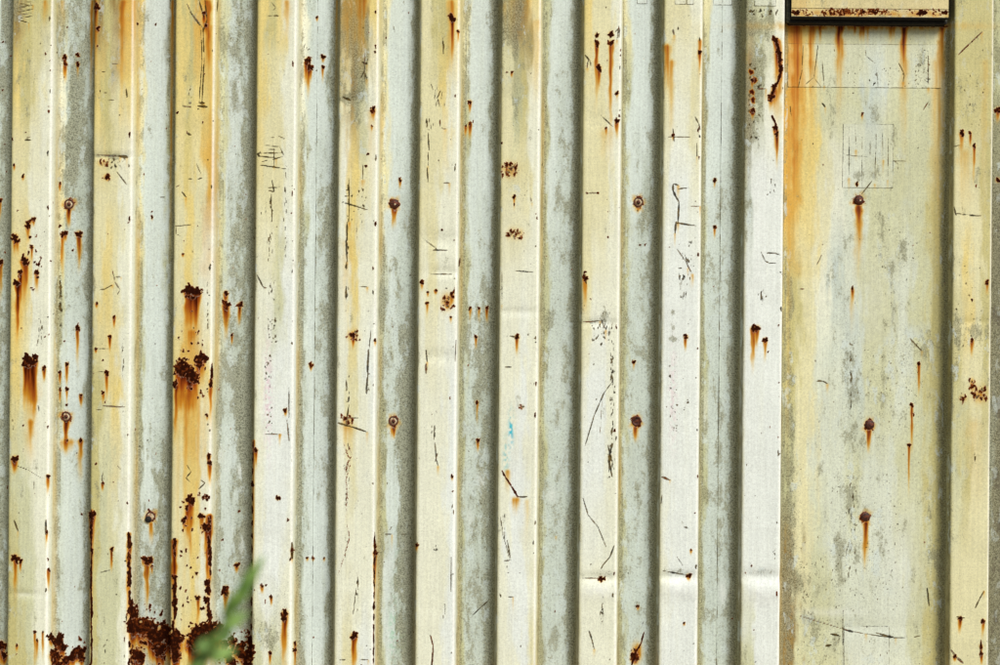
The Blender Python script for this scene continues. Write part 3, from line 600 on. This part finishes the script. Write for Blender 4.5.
# ------------------------------------------------------------------ mesh helpers
def grid_mesh(name, V, shape, paint=None, wear=None):
    """V: (rows*cols,3) vertices of a regular grid"""
    r, c = shape
    idx = np.arange(r * c).reshape(r, c)
    q = np.stack([idx[:-1, :-1], idx[:-1, 1:], idx[1:, 1:], idx[1:, :-1]], -1).reshape(-1, 4)
    me = bpy.data.meshes.new(name)
    me.vertices.add(len(V)); me.vertices.foreach_set('co', V.astype(np.float32).ravel())
    me.loops.add(len(q) * 4); me.loops.foreach_set('vertex_index', q.ravel().astype(np.int32))
    me.polygons.add(len(q))
    me.polygons.foreach_set('loop_start', np.arange(0, len(q) * 4, 4, dtype=np.int32))
    me.polygons.foreach_set('loop_total', np.full(len(q), 4, np.int32))
    me.polygons.foreach_set('use_smooth', np.ones(len(q), bool))
    me.update(calc_edges=True)
    for nm, arr in (('paint', paint), ('wear', wear)):
        if arr is None: continue
        a = me.color_attributes.new(nm, 'FLOAT_COLOR', 'POINT')
        a.data.foreach_set('color', arr.astype(np.float32).ravel())
    return me


def link(name, me, mat, parent=None, label=None):
    o = bpy.data.objects.new(name, me); COL.objects.link(o)
    if mat: me.materials.append(mat)
    if parent: o.parent = parent
    if label: o['label'] = label
    return o


def thing(name, label, cat, loc=(0, 0, 0), group=None):
    o = bpy.data.objects.new(name, None); COL.objects.link(o); o.location = loc
    o['label'] = label; o['category'] = cat
    if group: o['group'] = group
    return o


def poly(name, verts, faces, mat, parent=None, smooth=False, label=None):
    me = bpy.data.meshes.new(name); me.from_pydata([tuple(v) for v in verts], [], faces); me.update()
    if smooth: me.polygons.foreach_set('use_smooth', [True] * len(me.polygons))
    return link(name, me, mat, parent, label)


def box(name, x0, x1, y0, y1, z0, z1, mat, parent=None, bev=.004, label=None):
    import bmesh
    bm = bmesh.new(); bmesh.ops.create_cube(bm, size=1)
    for v in bm.verts:
        v.co = ((x0 + x1) / 2 + v.co.x * (x1 - x0), (y0 + y1) / 2 + v.co.y * (y1 - y0), (z0 + z1) / 2 + v.co.z * (z1 - z0))
    if bev: bmesh.ops.bevel(bm, geom=bm.edges[:], offset=bev, segments=2, affect='EDGES', profile=.5)
    me = bpy.data.meshes.new(name); bm.to_mesh(me); bm.free()
    return link(name, me, mat, parent, label)


# ------------------------------------------------------------------ the container wall
ZB, ZT = 0.29, 2.50       # corrugated sheet between the rails
wall = thing('shipping_container', 'rusty cream and pale blue corrugated steel container wall with streaked rust filling the view', 'container', (0, 0, 0))

RIBS = {'r0': (10, 49.5), 'r1': (92, 130.5), 'r2': (173, 211.7), 'r3': (254.7, 293.5), 'r4': (337, 375.5), 'r5': (418, 456.5), 'r6': (499.3, 537.7),
        'r7': (581.3, 618.5), 'r8': (661.5, 699.3), 'r9': (743.3, 781.7), 'r10': (952.3, 990.9)}
SL = 0.011                # sideways run of a web
FL, FR = .024, .012       # fillets at the foot of a web


def PXX(p): return (p - 500) * PX


def rows_z(fine=1.0):
    z_hi = CZ + (332.5 + 14) * PX; z_lo = CZ - (332.5 + 16) * PX
    n = int((z_hi - z_lo) / (PX * fine))
    return np.concatenate([np.linspace(ZB, z_lo, 5)[:-1], np.linspace(z_lo, z_hi, n), np.linspace(z_hi, ZT, 5)[1:]])


def round_profile(pts, rad, step):
    """polyline (x,y) with rounded corners, resampled"""
    out = [np.array(pts[0])]
    for i in range(1, len(pts) - 1):
        p0, p1, p2 = map(np.array, (pts[i - 1], pts[i], pts[i + 1]))
        a = (p0 - p1); b = (p2 - p1); la, lb = np.linalg.norm(a), np.linalg.norm(b)
        r = min(rad[i], la * (.95 if i == 1 else .48), lb * (.95 if i == len(pts) - 2 else .48))
        A, B = p1 + a / la * r, p1 + b / lb * r
        for k in range(7):
            t = k / 6
            out.append((1 - t) ** 2 * A + 2 * t * (1 - t) * p1 + t * t * B)
    out.append(np.array(pts[-1]))
    res = [out[0]]
    for a, b in zip(out[:-1], out[1:]):
        L = np.linalg.norm(b - a); n = max(1, int(math.ceil(L / step)))
        for k in range(1, n + 1): res.append(a + (b - a) * k / n)
    return np.array(res)


BOLTS = [(69, 204, 'ring'), (394, 204, 'dome'), (638.5, 202, 'ringpale'), (859, 200, 'dome'), (66, 416.5, 'ring'), (393.5, 421, 'ring'), (636.5, 421, 'cup'), (869.5, 425, 'dome'), (865, 517, 'flat'), (150.5, 516.5, 'ring')]


def dents(px, py, key):
    """outward (+) / inward (-) relief in metres of the sheet"""
    d = (noise2(px, py, 60, 90, 21, 2) - .5) * .0032 + (noise2(px, py, 24, 16, 23, 2) - .5) * (.0016 if key[0] == 'r' else .0008)
    if key[0] == 'r':
        for cx, cy, hx, hy, amp in ((600, 578, 26, 5, -.004), (600, 592, 26, 9, .0025), (678, 577, 26, 5, -.0045), (678, 590, 26, 9, .003), (762, 577, 26, 6, -.0045), (762, 592, 26, 11, .003),
                                    (440, 240, 22, 9, -.0035), (445, 272, 18, 5, -.003), (347, 100, 14, 6, -.004), (112, 156, 24, 4, -.003), (600, 323, 20, 4, -.003), (518, 312, 26, 4, -.002), (437, 356, 18, 7, -.003),
                                    (30, 330, 18, 22, -.003), (24, 594, 16, 4, -.0025), (972, 322, 20, 4, -.002), (597, 120, 14, 10, -.002), (275, 545, 18, 14, -.002), (190, 130, 18, 10, -.0015)):
            d = d + 1.4 * amp * np.exp(-((px - cx) / hx) ** 2 - ((py - cy) / hy) ** 2)
    if key[0] != 'r':
        for (bx, by, bk) in BOLTS:
            d = d - .0028 * np.exp(-((px - bx) / 8) ** 2 - ((py - by) / 9) ** 2)
    if key == 'wide':
        for cx, cy, hx, hy, amp in ((870, 300, 70, 120, -.006), (850, 560, 60, 60, .004), (880, 120, 60, 40, .003), (860, 628, 60, 7, -.0025)):
            d = d + amp * np.exp(-((px - cx) / hx) ** 2 - ((py - cy) / hy) ** 2)
    return d


def surface(name, key, prof, z, u, parent, off=0.0, label=None, extra=None, endfade=True, feet=()):
    nc, nr = len(prof), len(z)
    X = np.broadcast_to(prof[:, 0], (nr, nc)).copy(); Y = np.broadcast_to(prof[:, 1], (nr, nc)).copy(); Z = np.broadcast_to(z[:, None], (nr, nc)).copy()
    px, py = to_photo(X, Y, Z)
    P = strip_paint(key, np.broadcast_to(u, (nr, nc)), px, np.clip(py, 0, 664.9))
    for (fk, f0, f1, wf) in feet:       # the foot of a web wears the groove's own paint
        w = wf(X)[..., None]
        P = P * (1 - w) + strip_paint(fk, np.clip((X - f0) / (f1 - f0), 0, 1), px, np.clip(py, 0, 664.9)) * w
    rust = sample(RUST, px, py); rn = sample(RUN, px, py); mk = sample(MARK, px, py)
    gr = np.clip(P[..., 3] + sample(GRIM_SHADE, px, py) - .5 * sample(PALE, px, py), 0, 1)
    if key == 'wide': gr = gr * .85
    pale = sample(PALE, px, py)[..., None] * .6
    base = P[..., :3] * (1 - pale) + lin((240, 243, 236)) * pale
    base = np.clip(base * (1 + sample(TINT, px, py)), .02, .95) * GAIN
    if key[0] == 'r':       # left bend gets grime and painted shade; right bend whiter with painted highlight
        ux = (X - prof[0, 0]) / (prof[-1, 0] - prof[0, 0])
    if endfade:
        D = dents(px, py, key)
        edge = np.clip(np.minimum(np.arange(nc), np.arange(nc)[::-1]) / 4.0, 0, 1)[None, :]
        Y = Y - (D + .0016 * np.clip(rust * 1.4, 0, 1) * (noise2(px, py, 1.6, 1.6, 5, 2) - .25)) * edge
    if extra is not None: rust, rn, mk, gr, base = extra(px, py, X, Z, rust, rn, mk, gr, base)
    V = np.stack([X, Y - off, Z], -1).reshape(-1, 3)
    paint = np.concatenate([base, np.ones((nr, nc, 1))], -1).reshape(-1, 4)
    wear = np.stack([rust, rn, mk, gr], -1).reshape(-1, 4)
    me = grid_mesh(name, V, (nr, nc), paint, wear)
    return link(name, me, STEEL, parent, label)


ZR = rows_z(1.0)
STEP = PX * .85
parts = {}
RIB_LABEL = {'r2': 'rib with the biggest rust patches and long orange runs', 'r9': 'rib with a ragged rust tear near its top', 'r6': 'rib with teal paint smear and brown flaking at its top',
             'r10': 'yellowed rib right of the wide panel', 'r1': 'rib with orange stained edges at its top', 'r3': 'rib covered in dark scribbles'}
keys = list(RIBS)
RK = [(-72 + 0, -33), *RIBS.values(), (1034, 1072)]
GK = ['g-1'] + ['g%d' % i for i in range(9)] + ['wide', 'g10']      # groove left of rib i is GK[i], right of it GK[i + 1]


def gdirt(px, py, X, fa, fb, gr, base, rn):  # groove dirt, with painted shade towards the right foot
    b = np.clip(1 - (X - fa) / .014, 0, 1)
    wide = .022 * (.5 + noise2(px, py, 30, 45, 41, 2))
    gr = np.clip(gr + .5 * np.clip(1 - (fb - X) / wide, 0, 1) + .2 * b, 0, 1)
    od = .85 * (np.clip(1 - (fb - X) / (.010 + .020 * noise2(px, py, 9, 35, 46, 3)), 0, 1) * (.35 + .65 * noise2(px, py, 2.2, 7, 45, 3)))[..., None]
    base = base * (1 - od) + lin((152, 147, 104)) * od  # olive dirt and painted shade, stronger towards the groove's right foot
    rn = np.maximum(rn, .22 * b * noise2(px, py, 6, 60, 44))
    return gr, base, rn


for i, k in enumerate(keys):
    L, Rr = PXX(RIBS[k][0]), PXX(RIBS[k][1])
    prof = round_profile([(L - SL - FL, DEPTH), (L - SL, DEPTH), (L, 0), (Rr, 0), (Rr + SL, DEPTH), (Rr + SL + FR, DEPTH)], [0, .0225, .006, .0075, .011, 0], STEP)
    u = np.clip((prof[:, 0] - L) / (Rr - L), 0, 1)

    gl = (PXX(RK[i][1]) + SL, L - SL); gR = (Rr + SL, PXX(RK[i + 2][0]) - SL)
    feet = [(GK[i], *gl, lambda X, L=L: np.clip((L - SL * .6 - X) / .006, 0, 1)), (GK[i + 1], *gR, lambda X, Rr=Rr: np.clip((X - Rr - SL * .5) / .006, 0, 1))]

    def ex(px, py, X, Z, rust, rn, mk, gr, base, L=L, Rr=Rr, gl=gl, gR=gR):
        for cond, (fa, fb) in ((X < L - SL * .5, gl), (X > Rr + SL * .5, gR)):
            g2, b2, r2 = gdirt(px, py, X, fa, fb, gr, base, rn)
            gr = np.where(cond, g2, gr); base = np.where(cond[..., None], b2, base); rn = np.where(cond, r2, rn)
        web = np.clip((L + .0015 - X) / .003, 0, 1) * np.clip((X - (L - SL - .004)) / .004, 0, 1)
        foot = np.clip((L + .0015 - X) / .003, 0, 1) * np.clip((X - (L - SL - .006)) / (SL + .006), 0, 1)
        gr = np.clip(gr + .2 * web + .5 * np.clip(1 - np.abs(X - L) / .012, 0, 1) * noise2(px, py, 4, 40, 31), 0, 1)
        dirt = np.clip(foot * 1.35, 0, 1)[..., None] * np.clip(.35 + .6 * noise2(px, py, 2.5, 12, 37, 3), 0, .97)[..., None]  # mask for left web dirt and the shade painted in with it
        base = base * (1 - dirt) + (lin((150, 145, 104)) * (1 - foot[..., None] ** 2) + lin((84, 76, 24)) * foot[..., None] ** 2) * dirt  # left web: dirt with shade painted in, darkest at the rib edge
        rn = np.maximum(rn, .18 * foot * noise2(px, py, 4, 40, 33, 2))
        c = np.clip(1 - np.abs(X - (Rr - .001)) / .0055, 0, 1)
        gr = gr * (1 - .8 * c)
        base = base * (1 - .75 * c[..., None]) + lin((250, 250, 240)) * .75 * c[..., None]  # highlight of the right bend painted into the colour
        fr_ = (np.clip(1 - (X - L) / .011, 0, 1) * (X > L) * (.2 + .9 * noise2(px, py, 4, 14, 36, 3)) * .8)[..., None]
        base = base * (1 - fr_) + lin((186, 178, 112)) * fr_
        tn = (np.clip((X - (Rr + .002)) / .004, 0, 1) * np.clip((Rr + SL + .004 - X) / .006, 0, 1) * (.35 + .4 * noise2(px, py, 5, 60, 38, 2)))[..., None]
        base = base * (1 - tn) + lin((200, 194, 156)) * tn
        a2 = np.clip((X - (Rr + SL * .7)) / .004, 0, 1)
        gr = np.clip(gr + .25 * a2, 0, 1)
        far = np.clip((px - 340) / 250, 0, 1)
        mk = np.maximum(mk, .42 * far * a2 * np.clip(1 - (X - Rr - SL) / .004, 0, 1) * (.4 + noise2(px, py, 5, 25, 39, 2)))
        return rust, rn, mk, gr, base
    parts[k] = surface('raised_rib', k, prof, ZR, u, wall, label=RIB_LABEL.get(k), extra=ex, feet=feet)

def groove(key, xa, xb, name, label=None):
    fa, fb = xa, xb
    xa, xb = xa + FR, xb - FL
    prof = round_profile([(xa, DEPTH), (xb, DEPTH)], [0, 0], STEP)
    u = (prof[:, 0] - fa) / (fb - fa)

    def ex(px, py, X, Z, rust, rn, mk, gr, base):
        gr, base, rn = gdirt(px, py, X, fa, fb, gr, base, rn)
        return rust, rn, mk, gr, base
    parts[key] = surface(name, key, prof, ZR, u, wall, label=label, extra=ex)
    parts[key]['x'] = 0; del parts[key]['x']


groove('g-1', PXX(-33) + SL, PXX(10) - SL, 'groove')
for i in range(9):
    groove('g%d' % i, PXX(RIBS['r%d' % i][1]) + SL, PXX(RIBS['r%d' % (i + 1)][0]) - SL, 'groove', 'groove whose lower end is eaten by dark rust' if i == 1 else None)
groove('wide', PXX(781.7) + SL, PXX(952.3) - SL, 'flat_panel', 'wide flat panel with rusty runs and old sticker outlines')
groove('g10', PXX(990.9) + SL, PXX(1034) - SL, 'groove', 'dark groove')

# ribs and grooves beyond the picture's edges, coarser
zc = np.linspace(ZB, ZT, 24)


def coarse(name, pts, key, u0=0, u1=1):
    pr = np.array(pts)
    nr, nc = len(zc), len(pr)
    X = np.broadcast_to(pr[:, 0], (nr, nc)); Y = np.broadcast_to(pr[:, 1], (nr, nc)); Z = np.broadcast_to(zc[:, None], (nr, nc))
    u = np.clip((X - X.min()) / (X.max() - X.min()), 0, 1)
    P = strip_paint(key, u, X / PX, np.clip((ZT - Z) / PX, 0, 664))
    V = np.stack([X, Y, Z], -1).reshape(-1, 3)
    paint = np.concatenate([P[..., :3], np.ones((nr, nc, 1))], -1).reshape(-1, 4)
    wear = np.stack([0 * X, 0 * X, 0 * X, P[..., 3]], -1).reshape(-1, 4)
    return link(name, grid_mesh(name, V, (nr, nc), paint, wear), STEEL, wall)


x = 10
j = 0
while j < 6:
    a = -71 - 82 * j + 0; b = a + 38.5
    L, Rr = PXX(a), PXX(b)
    coarse('raised_rib', [(L - SL, DEPTH), (L, 0), (L + .02, 0), (L + .06, 0), (Rr - .02, 0), (Rr, 0), (Rr + SL, DEPTH)], 'r%d' % (3 + j % 4))
    if j < 5:
        coarse('groove', [(PXX(a - 82 + 38.5) + SL, DEPTH), (PXX(a - 82 + 38.5) + .05, DEPTH), (L - .04, DEPTH), (L - SL, DEPTH)], 'g%d' % (3 + j % 4))
    j += 1
L, Rr = PXX(1034), PXX(1072)
coarse('raised_rib', [(L - SL, DEPTH), (L, 0), (L + .03, 0), (L + .06, 0), (Rr, 0), (Rr + SL, DEPTH)], 'r10')
coarse('groove', [(Rr + SL, DEPTH), (Rr + .04, DEPTH), (Rr + .09, DEPTH)], 'g5')
XL, XR = PXX(-71 - 82 * 5) - SL, Rr + .09

# weld seams down two grooves
def seam(pxx, parent):
    X0s, _ = to_wall(pxx, 332.5, DEPTH)
    xs = np.array([-.0026, -.0013, 0, .0013, .0026]) + X0s
    ys = DEPTH - np.array([-.0006, .0010, .0018, .0010, -.0006])
    z = ZR[::2]
    prof = np.stack([xs, ys], 1)
    u = np.clip(np.full(5, (pxx - 294) / 43 if pxx < 400 else (pxx - 699) / 44), 0, 1)

    def ex(px, py, X, Z, rust, rn, mk, gr, base):
        wob = noise2(px * 0, py, 9, 9, 51, 3)
        mk = np.maximum(mk, np.clip(1 - np.abs(X - X0s + .0008) / .0016, 0, 1) * np.clip(wob * 2.6 - .9, 0, .8))
        return rust, rn, mk, np.clip(gr + .1, 0, 1), base
    surface('weld_seam', 'g3' if pxx < 400 else 'g8', prof, z, u, parent, extra=ex, endfade=False)


seam(315.3, parts['g3']); seam(719.6, parts['g8'])

# painted-over stickers: a sheet of film a fraction of a millimetre proud, dirt caught round its edge
for (pk, a, b, c, d) in STICKERS:
    Yd = 0 if pk[0] == 'r' else DEPTH
    xa, zt = to_wall(a, b, Yd); xb, zb = to_wall(c, d, Yd)
    xa2, _ = to_wall(a, max(b, 0), Yd)
    nx = max(6, int((xb - xa) / (PX * .6))); nz = max(6, int((zt - zb) / (PX * .6)))
    xs = np.linspace(xa, xb, nx); zs = np.linspace(zb, zt, nz)
    prof = np.stack([xs, np.full(nx, Yd)], 1)
    if pk[0] == 'r': l0, r0 = PXX(RIBS[pk][0]), PXX(RIBS[pk][1])
    elif pk == 'wide': l0, r0 = PXX(781.7) + SL, PXX(952.3) - SL
    else:
        n = int(pk[1]); l0, r0 = PXX(RIBS['r%d' % n][1]) + SL, PXX(RIBS['r%d' % (n + 1)][0]) - SL

    def ex(px, py, X, Z, rust, rn, mk, gr, base, xa=xa, xb=xb, zb=zb, zt=zt, pk=pk):
        e = np.minimum(np.minimum(X - xa, xb - X), np.minimum(Z - zb, zt - Z))
        ln = np.clip(1 - e / .0030, 0, 1) * np.clip(noise2(px, py, 5, 5, 62, 2) * 2.6 - .2, .6, 1)
        mk = np.maximum(mk, ln * (.40 + .4 * noise2(px, py, 14, 14, 61, 2)))
        lighten = .22 if pk == 'wide' else .4
        base = base * (1 - lighten) + lin((228, 234, 222)) * lighten
        return rust, rn, mk, gr * .75, base
    prof0 = prof.copy()
    o = surface('painted_over_sticker', pk, prof, zs, (xs - l0) / (r0 - l0), parts[pk], off=.0007, extra=ex, endfade=False)
    # follow the sheet's own gentle waves
    me = o.data; co = np.zeros(len(me.vertices) * 3, np.float32); me.vertices.foreach_get('co', co); co = co.reshape(-1, 3)
    px, py = to_photo(co[:, 0], co[:, 1], co[:, 2]); co[:, 1] -= dents(px, py, pk); me.vertices.foreach_set('co', co.ravel()); me.update()


# ------------------------------------------------------------------ bolts
def lathe(name, prof, n, mat, parent, loc, tilt=(0, 0), label=None):
    """profile of (radius, height towards the viewer)"""
    vs, fs = [], []
    for r, h in prof:
        for k in range(n):
            a = k / n * 2 * math.pi
            vs.append((r * math.cos(a), -h, r * math.sin(a)))
    for i in range(len(prof) - 1):
        for k in range(n):
            fs.append((i * n + k, i * n + (k + 1) % n, (i + 1) * n + (k + 1) % n, (i + 1) * n + k))
    fs.append(tuple(range((len(prof) - 1) * n, len(prof) * n)))
    o = poly(name, vs, fs, mat, parent, True, label)
    o.location = loc; o.rotation_euler = (tilt[0], 0, tilt[1])
    return o


for (bx, by, kind) in BOLTS:
    X, Z = to_wall(bx, by, DEPTH)
    D = float(dents(np.array([bx * 1.0]), np.array([by * 1.0]), 'wide' if bx > 783 else 'g')[0])
    loc = (X, DEPTH - D, Z)
    if kind in ('dome', 'flat', 'cup'):
        hh = {'dome': .008, 'flat': .0045, 'cup': .006}[kind]
        r = .0135
        pr = [(r * 1.18, -.002), (r * 1.18, .001), (r * 1.02, .0018), (r * .98, .002), (r * .9, hh * .6), (r * .7, hh * .88), (r * .4, hh), (r * .05, hh * 1.02)]
        if kind == 'cup': pr = [(r * 1.15, -.002), (r * 1.15, .003), (r * 1.0, .005), (r * .85, .005), (r * .75, .002), (r * .4, .003), (r * .1, .0035)]
        b = lathe('bolt', pr, 24, M_BOLT, wall, loc, (R(3), R(-4)))
        if kind == 'dome':
            lathe('chipped_slot', [(.0032, 0), (.0032, .0012), (.001, .0014)], 8, M_CREAM if bx < 860 else M_RIM, b, (.004, -hh * .93, -.001))
    else:
        r = .0150
        pr = [(r, -.002), (r, .0035), (r * .93, .0048), (r * .84, .0042), (r * .78, .0015), (r * .70, .0008), (r * .68, -.001)]
        b = lathe('bolt', pr, 28, M_RIM if kind != 'ringpale' else M_RIM, wall, loc)
        lathe('washer', [(r * .80, -.001), (r * .80, .0012), (r * .4, .0016), (r * .3, .0014)], 24, M_CREAM, b, (0, 0, 0))
        lathe('bolt_head', [(r * .42, 0), (r * .42, .004), (r * .32, .0058), (r * .05, .006)], 6 if kind == 'ring' else 10, M_BOLT, b, (0, 0, -.0006) if bx > 200 or by < 500 else (-.003, -.001, -.006))
        if bx > 140 and bx < 160:
            lathe('loose_rust_plug', [(r * .62, 0), (r * .66, .006), (r * .5, .010), (r * .1, .011)], 14, M_BLACK, b, (-.0065, 0, -.0085))

# ------------------------------------------------------------------ ventilator hood at the top of the wide panel
YH = -0.004
xa, zb = to_wall(791.5, 16.2, YH); xb, _ = to_wall(948.5, 17.2, YH)
zt = zb + .235
hood = box('ventilator_hood', xa + .003, xb - .003, YH + .0035, DEPTH + .004, zb - .006, zt - .004, M_BLACK, wall, .004, 'black ventilator hood body')
fl, fr = PXX(781.7) + SL, PXX(952.3) - SL
nx, nz = 190, 80
xs = np.linspace(xa, xb, nx); zs = np.concatenate([np.linspace(zb, zb + .07, nz - 6), np.linspace(zb + .07, zt, 7)[1:]])
def ex(px, py, X, Z, rust, rn, mk, gr, base):
    e = Z - zb
    base = base * .3 + lin((218, 198, 136)) * .7
    gr = gr * 0 + .22 + .35 * np.clip(1 - e / .01, 0, 1)
    ln = np.clip(1 - np.abs(e - .0245 + (X - xa) * .001) / .0022, 0, 1)
    mk = np.maximum(mk * (py < 17), .65 * ln)
    pr = noise2(px, py, 1.7, 30, 71)
    rn = rn * .4 + .45 * np.clip(1 - np.abs(e - .008) / .02, 0, 1) * noise2(px, py, 6, 6, 73, 2)
    return rust, rn, mk, gr, base
prof = np.stack([xs, np.full(nx, YH)], 1)
surface('face_plate', 'wide', prof, zs, (xs - fl) / (fr - fl), hood, extra=ex, endfade=False, label='cream face plate peppered with rust')
# rolled rim of the face plate and dark gasket round the hood
box('lower_lip', xa - .001, xb + .001, YH - .001, YH + .012, zb - .0035, zb - .0002, M_BLACK, hood, .001)
box('side_flange', xa - .010, xa + .002, .018, DEPTH + .004, zb - .012, zt, M_SIDE, hood, .002)
box('side_flange', xb - .002, xb + .006, .022, DEPTH + .004, zb - .012, zt, M_SIDE, hood, .002)
box('lower_gasket', xa - .002, xb + .002, .012, DEPTH + .004, zb - .016, zb - .0062, M_BLACK, hood, .003)
# ------------------------------------------------------------------ rails, post, roof, back of the container
box('bottom_rail', XL, XR + .16, -.03, .12, .10, ZB, M_RAIL, wall, .006)
box('top_rail', XL, XR + .16, -.02, .06, ZT, ZT + .08, M_RAIL, wall, .006)
box('corner_post', XR, XR + .16, -.02, .16, ZB + .001, ZT - .001, M_RAIL, wall, .008)
box('corner_post', XL - .16, XL, -.02, .16, .10, ZT + .08, M_RAIL, wall, .008)
box('roof', XL, XR + .16, .062, 2.42, ZT + .02, ZT + .06, M_RAIL, wall, .004)
box('back_wall', XL - .16, XR + .16, 2.36, 2.42, .10, ZT + .018, M_RAIL, wall, .004)
box('end_wall', XR + .10, XR + .16, .162, 2.358, .10, ZT + .018, M_RAIL, wall, .004)
box('end_wall', XL - .16, XL - .10, .162, 2.358, .10, ZT + .018, M_RAIL, wall, .004)

# ------------------------------------------------------------------ ground
n = 81
gx = np.sinh(np.linspace(-6, 6, n)) / math.sinh(6) * 400; X, Yg = np.meshgrid(gx, gx)
Zg = (noise2(X, Yg, 1.1, 1.1, 81, 3) - .5) * .04 * np.exp(-np.hypot(X, Yg) / 60)
g = link('ground', grid_mesh('ground', np.stack([X, Yg, Zg - .02], -1).reshape(-1, 3), (n, n)), M_GROUND)
g['kind'] = 'structure'

# ------------------------------------------------------------------ sprig near the lens, out of focus
DP = 1.40                           # metres from the lens
YP = -DIST + DP
def cam_pt(px, py, dy=0.0):
    x, z = to_wall(px, py, YP + dy)
    return Vector((x, YP + dy, z))


base_pt = cam_pt(196, 690); base_pt.z = -.02; base_pt.x -= .08
plant = thing('leafy_sprig', 'blurred green leafy sprig in the foreground before the rusty ribs at lower left', 'plant', tuple(base_pt))


def tube(name, pts, rads, mat, parent, n=8):
    vs, fs = [], []
    for i, p in enumerate(pts):
        t = (pts[min(i + 1, len(pts) - 1)] - pts[max(i - 1, 0)]).normalized()
        a = t.orthogonal().normalized(); b = t.cross(a)
        for k in range(n):
            th = k / n * 6.2832
            vs.append(p + (a * math.cos(th) + b * math.sin(th)) * rads[i])
    for i in range(len(pts) - 1):
        for k in range(n): fs.append((i * n + k, i * n + (k + 1) % n, (i + 1) * n + (k + 1) % n, (i + 1) * n + k))
    fs.append(tuple(range(n))[::-1]); fs.append(tuple(range((len(pts) - 1) * n, len(pts) * n)))
    return poly(name, vs, fs, mat, parent, True)


def leaf(a, b, w, parent, lift=.1):
    """folded, tapered blade from a to b"""
    ax = b - a; L = ax.length; ax.normalize()
    side = ax.cross(Vector((0, -1, .25))).normalized(); up = side.cross(ax).normalized()
    vs, fs = [], []
    m = 9
    for i in range(m):
        t = i / (m - 1)
        hw = w * .5 * (math.sin(math.pi * min(1, t * .94 + .03)) ** .8) * (1.08 - .25 * t)
        c = a + ax * (L * t) + up * (math.sin(t * 3.14) * L * lift * .4)
        vs += [c - side * hw + up * hw * .3, c, c + side * hw + up * hw * .3]
    for i in range(m - 1):
        q = i * 3
        fs += [(q, q + 1, q + 4, q + 3), (q + 1, q + 2, q + 5, q + 4)]
    o = poly('leaf', vs, fs, M_LEAF, parent, True)
    md = o.modifiers.new('thickness', 'SOLIDIFY'); md.thickness = .0007
    return o


tip = [cam_pt(198, 700), cam_pt(204, 668), cam_pt(214, 645), cam_pt(224, 622), cam_pt(236, 603)]
low = base_pt
stem_pts = [Vector(base_pt), base_pt.lerp(tip[0], .3) + Vector((.012, 0, 0)), base_pt.lerp(tip[0], .7) + Vector((.010, 0, 0))] + tip
loc = [p - Vector(base_pt) for p in stem_pts]
stem = tube('stem', loc, [.005, .0045, .0035, .0028, .0022, .0018, .0014, .0008], M_STEM, plant)
K = PX * DP / DIST
off = Vector(base_pt)
rl = random.Random(4)
for (ax_, ay, bx, by, w, dy) in ((232, 610, 264, 556, 8, 0), (226, 618, 254, 580, 7, .02), (224, 620, 236, 592, 6, -.01), (218, 632, 248, 612, 8, .01), (214, 640, 196, 650, 8, -.01), (214, 643, 232, 628, 9, .01), (210, 652, 190, 668, 10, .02), (206, 658, 236, 650, 9, .01), (204, 664, 184, 688, 11, 0), (200, 685, 225, 672, 11, .02), (206, 650, 222, 634, 9, -.015), (199, 690, 176, 706, 12, -.02)):
    leaf(cam_pt(ax_, ay) - off, cam_pt(bx, by, dy) - off, w * 1.7 * K, plant)
for i in range(16):       # lower leaves, below the picture
    t = .12 + i * .052
    p = Vector(base_pt).lerp(tip[0], t) + Vector((.012, 0, 0)) - off
    a = rl.random() * 6.28
    leaf(p, p + Vector((math.cos(a) * .05, math.sin(a) * .05, .03)), .016, plant)
